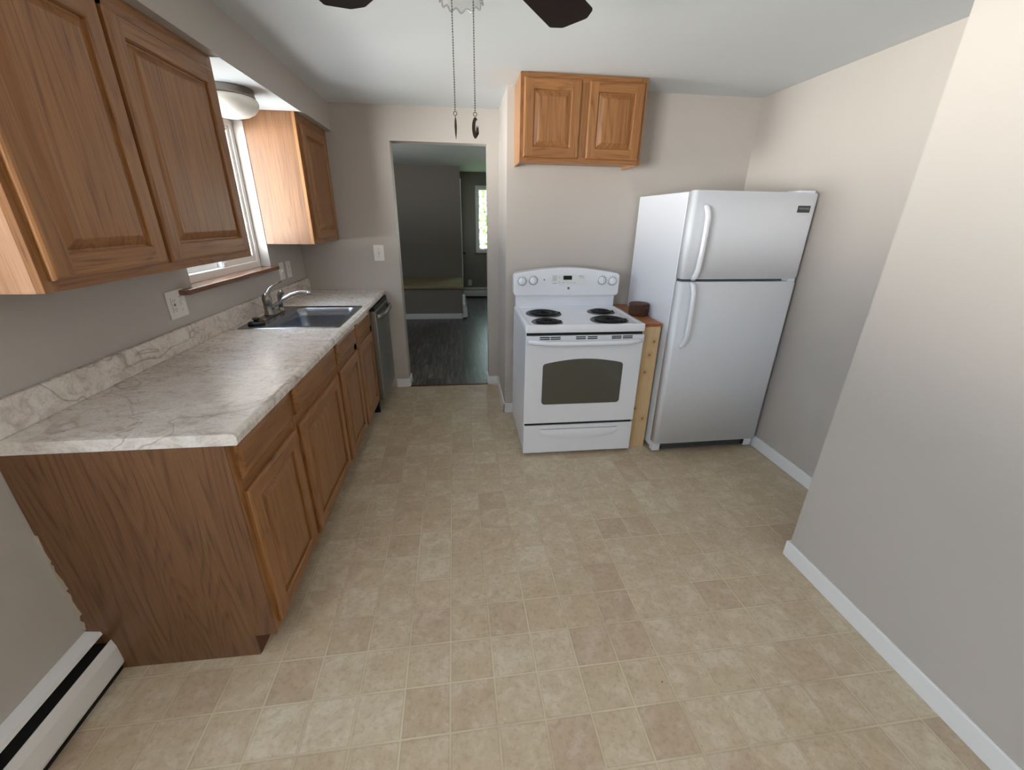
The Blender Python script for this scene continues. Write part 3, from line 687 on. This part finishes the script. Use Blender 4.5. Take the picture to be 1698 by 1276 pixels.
# oven door
od_b = MB(); od_b.box(RX+.001, RX+RW-.001, RF, RF+.030, .246, .842, .006, 3); od = obj('oven_door', od_b, M['white'], rg)
def arch(x0, x1, z0, z1, zm, r):
    p = []
    for cx, cz, a0 in ((x0+r, z0+r, PI), (x1-r, z0+r, 1.5*PI)):
        for k in range(6): a = a0+PI/2*k/5; p.append((cx+r*math.cos(a), cz+r*math.sin(a)))
    for k in range(5): a = PI/2*k/5; p.append((x1-r+r*math.cos(a), z1-r+r*math.sin(a)))
    for k in range(1, 16): u = k/16; p.append((x1-r*.6-u*(x1-x0-1.2*r), z1+(zm-z1)*math.sin(PI*u)))
    for k in range(5): a = PI/2+PI/2*(k+1)/5; p.append((x0+r+r*math.cos(a), z1-r+r*math.sin(a)))
    return p
b = MB(); b.prism(arch(1.786, 2.306, .384, .664, .692, .022), RF-.0025, RF+.004, 'XZ'); obj('oven_window', b, M['ovenglass'], od)
b = MB(); b.box(RX+.001, RX+RW-.001, RF-.003, RF+.004, .790, .842, .003)
b.mi = 1
for x in (1.759, 1.826, 1.985, 2.058, 2.212, 2.284):
    for z in (.823, .834): b.box(x, x+.062, RF-.0042, RF-.002, z-.0034, z+.0034)
obj('vent_trim', b, [M['white'], M['slot']], od)
b = MB(); ps = []; rs = []
for k in range(21):
    u = k/20; ps.append((1.690+u*(.718), RF-.012-.032*min(1, math.sin(PI*u)*2.2), .808-.006*math.sin(PI*u))); rs.append(.0155 if 0 < k < 20 else .010)
b.tube(ps, rs, 14, flat=1.0); obj('handle', b, M['white'], od)
# storage drawer
b = MB(); b.box(RX+.002, RX+RW-.002, RF, RF+.032, .022, .228, .006, 3); sd = obj('storage_drawer', b, M['white'], rg)
b = MB()
def grip(u, v):
    x = 1.785+.535*u; e = math.sin(PI*u)**.5; zb = .168-.050*e; z = .200-(.200-zb)*v
    return (x, RF-.0015-.008*math.sin(PI*v)*(.35+.65*e), z)
b.grid(grip, 24, 8); obj('pull_lip', b, M['white'], sd, recalc=False)
b = MB(); b.box(1.79, 2.315, RF-.0016, RF-.0004, .196, .203); obj('pull_groove', b, M['gasket'], sd)
# ------------------------------------------------------------------ pine filler and basket
wf = thing('wooden_filler_stand', 'narrow knotty pine plank stand between the range and refrigerator', 'stand', (2.500, -.97, 0))
b = MB(); b.box(2.436, 2.556, -1.285, -1.265, 0, .873, .001); obj('front_plank', b, M['pine'], wf, loc=(2.5, -1.275, 0))
b = MB(); b.box(2.442, 2.460, -1.264, -.66, 0, .873); b.box(2.536, 2.554, -1.264, -.66, 0, .873); obj('side_boards', b, M['pinetop'], wf)
b = MB(); b.box(2.434, 2.558, -1.288, -.656, .874, .895, .0015); obj('top_board', b, M['pinetop'], wf)
bk = thing('woven_basket', 'small round dark brown woven basket on top of the pine stand', 'basket', (2.503, -1.03, .8955))
def weave(z0, z1, R, n=22, rows=6):
    b = MB()
    for j in range(rows):
        z = z0+(z1-z0)*(j+.5)/rows; pts = []
        for k in range(n*3+1):
            a = 2*PI*k/(n*3); r = R*(1-.06*abs((j+.5)/rows-.5)*2)+.0042*math.sin(a*n/2*1.0+PI*(j % 2)); pts.append((2.503+r*math.cos(a), -1.03+r*math.sin(a), z))
        b.tube(pts, (z1-z0)/rows*.56, 6, cap=False)
    return b
b = weave(.8985, .962, .060); b.lathe((2.503, -1.03, .897), [(.001, 0), (.055, 0), (.057, .05)], 24); obj('basket_body', b, M['wicker'], bk)
b = weave(.958, .972, .063, rows=2)
for j in range(6):
    R = .058-j*.0095; b.tube([(2.503+(R+.0012*math.sin(k*2.1))*math.cos(2*PI*k/36), -1.03+(R+.0012*math.sin(k*2.1))*math.sin(2*PI*k/36), .9735+.0006*j) for k in range(37)], .0055, 6, cap=False)
obj('basket_lid', b, M['wicker'], bk)
# ------------------------------------------------------------------ refrigerator
fr = thing('refrigerator', 'white top-freezer refrigerator standing in the right corner', 'refrigerator', (2.954, -1.03, 0))
FA = .0168; FXL, FW, FYF, FH, FSM, FB = 2.576, .756, -1.404, 1.660, 1.177, .078
FRM = Matrix.Translation((FXL, FYF, 0)) @ Matrix.Rotation(FA, 4, 'Z') @ Matrix.Translation((-FXL, -FYF, 0))
def fobj(name, b, mat, parent):
    bmesh.ops.transform(b.bm, matrix=FRM, verts=b.bm.verts); return obj(name, b, mat, parent)
b = MB(); b.box(FXL+.002, FXL+FW-.002, FYF+.076, -.672, .03, FH-.004, .006, 3); b.box(FXL+.04, FXL+FW-.04, FYF+.12, -.72, 0, .03); fobj('cabinet', b, M['fridge'], fr)
b = MB(); b.box(FXL+.010, FXL+FW-.010, FYF+.066, FYF+.077, FB, FH-.012); fobj('gasket', b, M['gasket'], fr)
def fdoor(name, z0, z1):
    b = MB(); r = .024; p = []
    p += [(FXL, FYF+.067)]
    for k in range(7): a = PI+PI/2*k/6; p.append((FXL+r+r*math.cos(a), FYF+r+r*math.sin(a)))
    for k in range(7): a = 1.5*PI+PI/2*k/6; p.append((FXL+FW-r+r*math.cos(a), FYF+r+r*math.sin(a)))
    p += [(FXL+FW, FYF+.067)]
    t = bmesh.new(); lo = [t.verts.new((x, y, z0)) for x, y in p]; hi = [t.verts.new((x, y, z1)) for x, y in p]; t.faces.new(lo); t.faces.new(hi)
    n = len(p)
    for k in range(n): t.faces.new((lo[k], lo[(k+1) % n], hi[(k+1) % n], hi[k]))
    bmesh.ops.recalc_face_normals(t, faces=t.faces)
    bmesh.ops.bevel(t, geom=[e for e in t.edges if abs(e.verts[0].co.z-e.verts[1].co.z) < 1e-6], offset=.006, segments=3, affect='EDGES')
    for f in t.faces: f.smooth = abs(f.normal.z) < .9
    b.merge(t); o = fobj(name, b, M['fridge'], fr); return o
fz = fdoor('freezer_door', FSM+.008, FH); fd = fdoor('fresh_food_door', FB, FSM-.008)
def bar(parent, pts, rs):
    b = MB(); b.tube(pts, rs, 14, flat=.72, up=(0, -1, 0)); fobj('handle', b, M['white'], parent)
hx = FXL+.075
bar(fz, [(hx-.006, FYF+.002, 1.583), (hx-.004, FYF-.014, 1.578), (hx-.001, FYF-.030, 1.555), (hx+.002, FYF-.038, 1.52), (hx+.002, FYF-.040, 1.44), (hx, FYF-.040, 1.33), (hx-.002, FYF-.034, 1.24), (hx-.004, FYF-.018, 1.20), (hx-.005, FYF+.002, 1.186)], [.011, .014, .0155, .0155, .015, .0145, .015, .016, .016])
bar(fd, [(hx-.005, FYF+.002, 1.164), (hx-.004, FYF-.020, 1.152), (hx-.002, FYF-.036, 1.11), (hx, FYF-.040, 1.02), (hx+.002, FYF-.040, .92), (hx+.002, FYF-.038, .85), (hx-.001, FYF-.030, .815), (hx-.008, FYF-.014, .782), (hx-.012, FYF+.002, .770)], [.016, .016, .015, .0145, .015, .0155, .0155, .014, .011])
b = MB(); b.box(3.212, 3.290, FYF-.0022, FYF+.001, 1.556, 1.592, .0008); bd = fobj('badge', b, plain('badge_dark_grey', srgb(84, 84, 84), .35, .5), fz)
mt = Matrix.Translation((3.251, FYF-.0028, 1.576)) @ Matrix.Rotation(PI/2, 4, 'X')
b = text_mb('FRIGIDAIRE', .0125, mt); fobj('badge_lettering', b, M['chrome'], bd)
b = MB(); b.box(FXL+FW-.115, FXL+FW-.015, FYF+.02, FYF+.12, FH-.003, FH+.012, .004); fobj('hinge_cover', b, M['white'], fr)
b = MB(); b.box(FXL+FW-.06, FXL+FW-.01, FYF+.01, FYF+.06, FSM-.0078, FSM+.0078, .001); fobj('middle_hinge', b, M['white'], fr)
b = MB(); b.box(FXL+.03, FXL+FW-.03, FYF+.035, FYF+.075, .022, FB-.012, .003); 
gr = fobj('grille', b, M['gap'], fr)
for a_ in (FXL+.004, FXL+FW-.060): b = MB(); b.box(a_, a_+.056, FYF+.03, FYF+.078, .012, FB-.006, .004); fobj('foot', b, M['fridge'], fr)
b = MB()
for j in range(3): b.box(FXL+.07, FXL+FW-.09, FYF+.031, FYF+.036, .030+j*.012, .034+j*.012)
fobj('grille_slats', b, M['gasket'], gr)

# ------------------------------------------------------------------ ceiling fan
HX, HY = 1.316, -2.68
fn = thing('ceiling_fan', 'dark wood bladed ceiling fan with light kit hanging from the ceiling', 'fan', (HX, HY, ZC))
b = MB(); b.lathe((HX, HY, ZC), [(.001, 0), (.085, 0), (.085, -.012), (.07, -.03), (.07, -.05)], 32); obj('canopy', b, M['bronze'], fn)
b = MB(); b.lathe((HX, HY, ZC-.05), [(.07, 0), (.12, -.015), (.135, -.05), (.135, -.11), (.11, -.15), (.055, -.165), (.055, -.21), (.001, -.212)], 40); obj('motor_housing', b, M['bronze'], fn)
for k in range(5):
    a = PI/2+math.radians(35.8+72*k)
    b = MB(); r0, r1 = .20, .585; w0, w1 = .056, .068
    pl = [(-w0, r0), (-w0*.7, r0-.012), (w0*.7, r0-.012), (w0, r0), (w1, r1-.034), (w1-.003, r1-.028), (w1-.026, r1-.003), (w1-.033, r1), (-w1+.033, r1), (-w1+.026, r1-.003), (-w1+.003, r1-.028), (-w1, r1-.034)]
    b.prism(pl, -.003, .003, 'XY', b=.001)
    ml = Matrix.Translation((0, 0, 2.054-ZC)) @ Matrix.Rotation(a-PI/2, 4, 'Z') @ Matrix.Rotation(math.radians(-8), 4, 'Y')
    bl = obj('blade', b, M['walnut'], fn, m_local=ml)
    b = MB(); b.prism([(-.02, .10), (.02, .10), (.035, .20), (.03, .255), (0, .275), (-.03, .255), (-.035, .20)], .0032, .007, 'XY'); obj('blade_bracket', b, M['bronze'], bl, m_local=Matrix.Identity(4))
b = MB()
SZ = 1.905
prof = [(.024, SZ+.095), (.031, SZ+.085), (.036, SZ+.065), (.0385, SZ+.042), (.0395, SZ+.02), (.0425, SZ)]
def flute(a, i): return 1+.028*math.cos(12*a)*(.4+.6*i/5)
n = 96; rings = []
for i, (r, z) in enumerate(prof):
    ring = []
    for k in range(n):
        a = 2*PI*k/n; q = r*flute(a, i); dz = -.0032*math.cos(12*a) if i == 5 else 0; ring.append(b.bm.verts.new((HX+q*math.cos(a), HY+q*math.sin(a), z+dz)))
    rings.append(ring)
for r0, r1 in zip(rings, rings[1:]):
    for k in range(n): b.bm.faces.new((r0[k], r0[(k+1) % n], r1[(k+1) % n], r1[k])).smooth = True
b.tube([v.co.copy() for v in rings[-1]]+[rings[-1][0].co.copy()], .0018, 6, cap=False)
sh = obj('light_shade', b, M['shade'], fn, recalc=False)
b = MB(); b.lathe((HX, HY, SZ+.088), [(.028, 0), (.028, .040), (.045, .055)], 24, cap=True); obj('light_fitter', b, M['nickel'], fn)
b = MB(); b.lathe((HX, HY, SZ+.088), [(.010, 0), (.010, -.016), (.017, -.030), (.019, -.046), (.014, -.060), (.001, -.066)], 20); obj('bulb', b, M['opal'], sh)
def chain(x, y, z0, z1, kind):
    b = MB(); z = z0
    while z > z1:
        t = bmesh.new(); bmesh.ops.create_icosphere(t, subdivisions=1, radius=.00165)
        for f in t.faces: f.smooth = True
        b.merge(t, Matrix.Translation((x, y, z))); z -= .0042
    b.tube([(x, y, z0), (x, y, z1)], .0005, 5)
    c = obj('pull_chain', b, M['pewter'], fn)
    b = MB(); b.tube([(x+.0035*math.cos(2*PI*k/16), y, z1-.005+.0035*math.sin(2*PI*k/16)) for k in range(17)], .0007, 6, cap=False)
    zc = z1-.009
    if kind == 'leaf':
        b.prism([(x, zc), (x+.0022, zc-.010), (x+.0026, zc-.020), (x+.0018, zc-.032), (x, zc-.042), (x-.0016, zc-.032), (x-.0024, zc-.02), (x-.0018, zc-.01)], y-.009, y+.009, 'XZ', b=.0006)
    else:
        o_, i_ = [], []
        for k in range(17):
            a = math.radians(60+k*(300/16)); o_.append((x+.0075*math.cos(a)*.9, zc-.020+.019*math.sin(a)))
            i_.append((x+.0034+.0036*math.cos(a)*.9, zc-.0185+.0125*math.sin(a)))
        b.prism(o_+i_[::-1], y-.0014, y+.0014, 'XZ')
        b.prism([(x+.001, zc-.030), (x+.002, zc-.014), (x+.004, zc-.020), (x+.006, zc-.015), (x+.0075, zc-.03), (x+.004, zc-.035)], y-.0014, y+.0014, 'XZ')
    obj('pendant', b, M['bronze'], c, recalc=True)
chain(1.2965, HY-.075, 1.99, 1.703, 'leaf'); chain(1.3365, HY-.075, 1.99, 1.703, 'moon')
b = MB()
for x in (1.2965, 1.3365): b.tube([(HX+(x-HX)*.6, HY-.040, 2.0), (x, HY-.07, 1.998), (x, HY-.075, 1.988)], .0022, 8)
obj('chain_guide', b, M['bronze'], fn)
# ------------------------------------------------------------------ flush light over the sink
lf = thing('flush_ceiling_light', 'round opal glass flush light with nickel rim under the soffit', 'light', (.150, -1.10, SFZ-.004))
b = MB(); b.lathe((.150, -1.10, SFZ-.004), [(.001, 0), (.118, 0), (.121, -.005), (.119, -.028), (.123, -.031), (.123, -.036), (.116, -.038)], 48); obj('base', b, M['satin'], lf)
b = MB(); b.lathe((.150, -1.10, SFZ-.038), [(.112, 0), (.130, -.012), (.134, -.026), (.128, -.048), (.110, -.069), (.080, -.085), (.040, -.095), (.001, -.098)], 48); obj('glass_shade', b, M['opal'], lf)
# ------------------------------------------------------------------ wall plates
def plateX(name, label, cat, y0, y1, z0, z1, devs, group=None):
    r = thing(name, label, cat, (0, (y0+y1)/2, (z0+z1)/2), group)
    b = MB(); b.box(0, .006, y0, y1, z0, z1, .0025); obj('cover_plate', b, M['plate'], r); zc = (z0+z1)/2
    for kind, y in devs:
        if kind == 'toggle':
            b = MB(); b.box(.005, .0068, y-.006, y+.006, zc-.013, zc+.013, .0005)
            b.mi = 1
            for dz in (-.030, .030): b.lathe((.006, y, zc+dz), [(.0028, 0), (.0028, .001), (.0004, .0012)], 10, 'X')
            s_ = obj('switch', b, [M['plate'], M['grey']], r)
            b = MB(); b.box(.006, .018, y-.0035, y+.0035, zc-.004, zc+.008, .001, rot=Matrix.Rotation(-.4, 4, 'Y')); obj('toggle', b, M['plate'], s_)
        elif kind == 'gfci':
            b = MB(); b.box(.005, .0078, y-.0165, y+.0165, zc-.033, zc+.033, .001); s_ = obj('receptacle', b, M['plate'], r)
            b = MB()
            for dz in (-.020, .020):
                b.box(.0072, .0082, y-.0075, y-.0055, zc+dz-.004, zc+dz+.005); b.box(.0072, .0082, y+.0055, y+.0075, zc+dz-.004, zc+dz+.005); b.box(.0072, .0082, y-.002, y+.002, zc+dz-.010, zc+dz-.006)
            b.box(.0072, .0084, y-.007, y+.007, zc+.001, zc+.005); b.box(.0072, .0084, y-.007, y+.007, zc-.005, zc-.001)
            b.box(.0055, .0062, y-.0175, y-.0165, zc-.034, zc+.034); obj('slots', b, M['slot'], s_)
        elif kind == 'duplex':
            for dz in (-.0195, .0195):
                b = MB(); b.box(.005, .0075, y-.014, y+.014, zc+dz-.0135, zc+dz+.0135, .0015); s_ = obj('receptacle', b, M['plate'], r)
                b = MB(); b.box(.007, .0079, y-.007, y-.005, zc+dz-.003, zc+dz+.006); b.box(.007, .0079, y+.005, y+.007, zc+dz-.003, zc+dz+.006); b.box(.007, .0079, y-.002, y+.002, zc+dz-.009, zc+dz-.005); obj('slots', b, M['slot'], s_)
    return r
plateX('outlet_switch_plate', 'wide white two-gang outlet and switch plate above the backsplash left of the window', 'outlet', -1.752, -1.626, 1.058, 1.180, [('gfci', -1.712), ('toggle', -1.664)])
plateX('switch_plate', 'white wall plate right beside the window sill end, nearer of the pair', 'wall plate', -.522, -.440, 1.066, 1.186, [('toggle', -.481)])
plateX('outlet_plate', 'white wall plate nearest the back corner above the backsplash', 'wall plate', -.388, -.308, 1.064, 1.183, [('duplex', -.348)])
r = thing('switch_plate', 'single white toggle switch plate on the back wall left of the doorway', 'wall plate', (.614, 0, 1.217))
b = MB(); b.box(.572, .656, -.006, 0, 1.153, 1.281, .0025); obj('cover_plate', b, M['plate'], r)
b = MB(); b.box(.608, .620, -.0068, -.005, 1.204, 1.230, .0005); b.mi = 1
for dz in (-.03, .03): b.lathe((.614, -.006, 1.217+dz), [(.003, 0), (.003, -.001), (.0004, -.0012)], 10, 'Y')
s_ = obj('switch', b, [plain('switch_recess', srgb(196, 194, 188), .4), M['grey']], r)
b = MB(); b.box(.6105, .6175, -.019, -.006, 1.216, 1.226, .001); obj('toggle', b, M['plate'], s_)
# far room outlet
r = thing('outlet_plate', 'pale outlet plate low on the far room wall above its heater', 'wall plate', (1.462, FY, .285))
b = MB(); b.box(1.424, 1.500, FY-.006, FY, .230, .345, .002); obj('cover_plate', b, plain('plate_far', srgb(200, 198, 190), .4), r)
for z_ in (.252, .293): b = MB(); b.box(1.448, 1.476, FY-.008, FY-.005, z_, z_+.030, .001); obj('receptacle', b, M['plate'], r)
# ------------------------------------------------------------------ baseboard heaters
def heater_prof(): return [(.002, .018), (.010, .192), (.046, .186), (.040, .176), (.016, .176)]
def heater(name, label, a0, a1, M4, part_end=True):
    """profile in local x (out of the wall), z; runs along local y"""
    loc = M4 @ Vector((0, (a0+a1)/2, 0)); h = thing(name, label, 'heater', tuple(loc))
    def add(nm, pl, mat, y0=a0, y1=a1, bev=.0):
        b = MB(); b.prism(pl, y0, y1, 'XZ', b=bev); bmesh.ops.transform(b.bm, matrix=M4, verts=b.bm.verts); return obj(nm, b, mat, h)
    add('back_hood', [(.001, .012), (.004, .012), (.004, .184), (.042, .180), (.046, .172), (.049, .174), (.046, .186), (.001, .193)], M['trim'])
    add('front_panel', [(.062, .143), (.066, .145), (.073, .110), (.074, .040), (.070, .028), (.066, .030), (.069, .042), (.069, .108)], M['trim'])
    add('heating_element', [(.006, .060), (.060, .060), (.060, .130), (.006, .130)], M['gap'])
    add('bottom_gap_shade', [(.006, .0), (.060, .0), (.060, .012), (.006, .012)], M['gap'])  # dark block stands in for the shade under the heater
    if part_end:
        add('end_cap', [(.001, .010), (.074, .020), (.074, .112), (.064, .150), (.046, .187), (.001, .193)], M['trim'], a0-.02, a0)
    return h
heater('baseboard_heater', 'white baseboard heater along the left wall in the near corner', -5.4, -2.604, Matrix.Identity(4))
heater('baseboard_heater', 'white baseboard heater under the far room window', -3.3, -1.34, Matrix(((0, -1, 0, 0), (-1, 0, 0, FY), (0, 0, 1, 0), (0, 0, 0, 1))), False)
# ------------------------------------------------------------------ raised platform in the far room
pb = thing('carpet_topped_platform', 'low grey platform with tan carpet top in the far room', 'platform', (.5, 3.37, 0))
b = MB(); b.box(-1.55, 1.30, 2.845, 3.895, 0, .465); obj('base', b, M['wall_far'], pb)
b = MB(); b.box(-1.55, 1.325, 2.815, 3.895, .465, .515, .018, 4); obj('carpet_top', b, M['carpet'], pb)
b = MB(); b.box(-1.55, 1.30, 2.832, 2.845, 0, .085, .003); obj('base_molding', b, M['trim'], pb)
heater('baseboard_heater', 'short white heater end beside the carpet topped platform', 2.87, 3.85, Matrix.Translation((1.301, 0, 0)) @ Matrix.Diagonal((1, 1, 1.15, 1)), True)
# ------------------------------------------------------------------ outside: greenery beyond the far window
b = MB(); b.box(-6, 10, 5.2, 16, -.6, -.5); struct('ground_outside', b, M['lawn'])
sb = thing('leafy_hedge', 'bright green leafy hedge outside the far room window', 'hedge', (2.6, 6.3, -.5))
b = MB()
for k in range(9): b.tube([(1.2+.35*k, 6.3, -.5), (1.2+.35*k+random.uniform(-.2, .2), 6.3+random.uniform(-.2, .2), .9), (1.2+.35*k+random.uniform(-.4, .4), 6.3+random.uniform(-.3, .3), 2.6)], [.04, .03, .008], 6)
obj('stem', b, M['bark'], sb)
b = MB()
for k in range(5200):
    p = Vector((2.6+random.uniform(-2.0, 2.0), 6.3+random.gauss(0, .30), -.4+3.5*random.random()**.9)); R_ = Euler((random.uniform(0, 6), random.uniform(0, 6), random.uniform(0, 6))).to_matrix(); s_ = random.uniform(.05, .11)
    b.quad(*[p+R_ @ Vector(q)*s_ for q in ((-.5, 0, 0), (0, -.35, .05), (.7, 0, 0), (0, .35, .05))])
fo = obj('foliage', b, M['leaf'], sb, recalc=False); fo['kind'] = 'stuff'
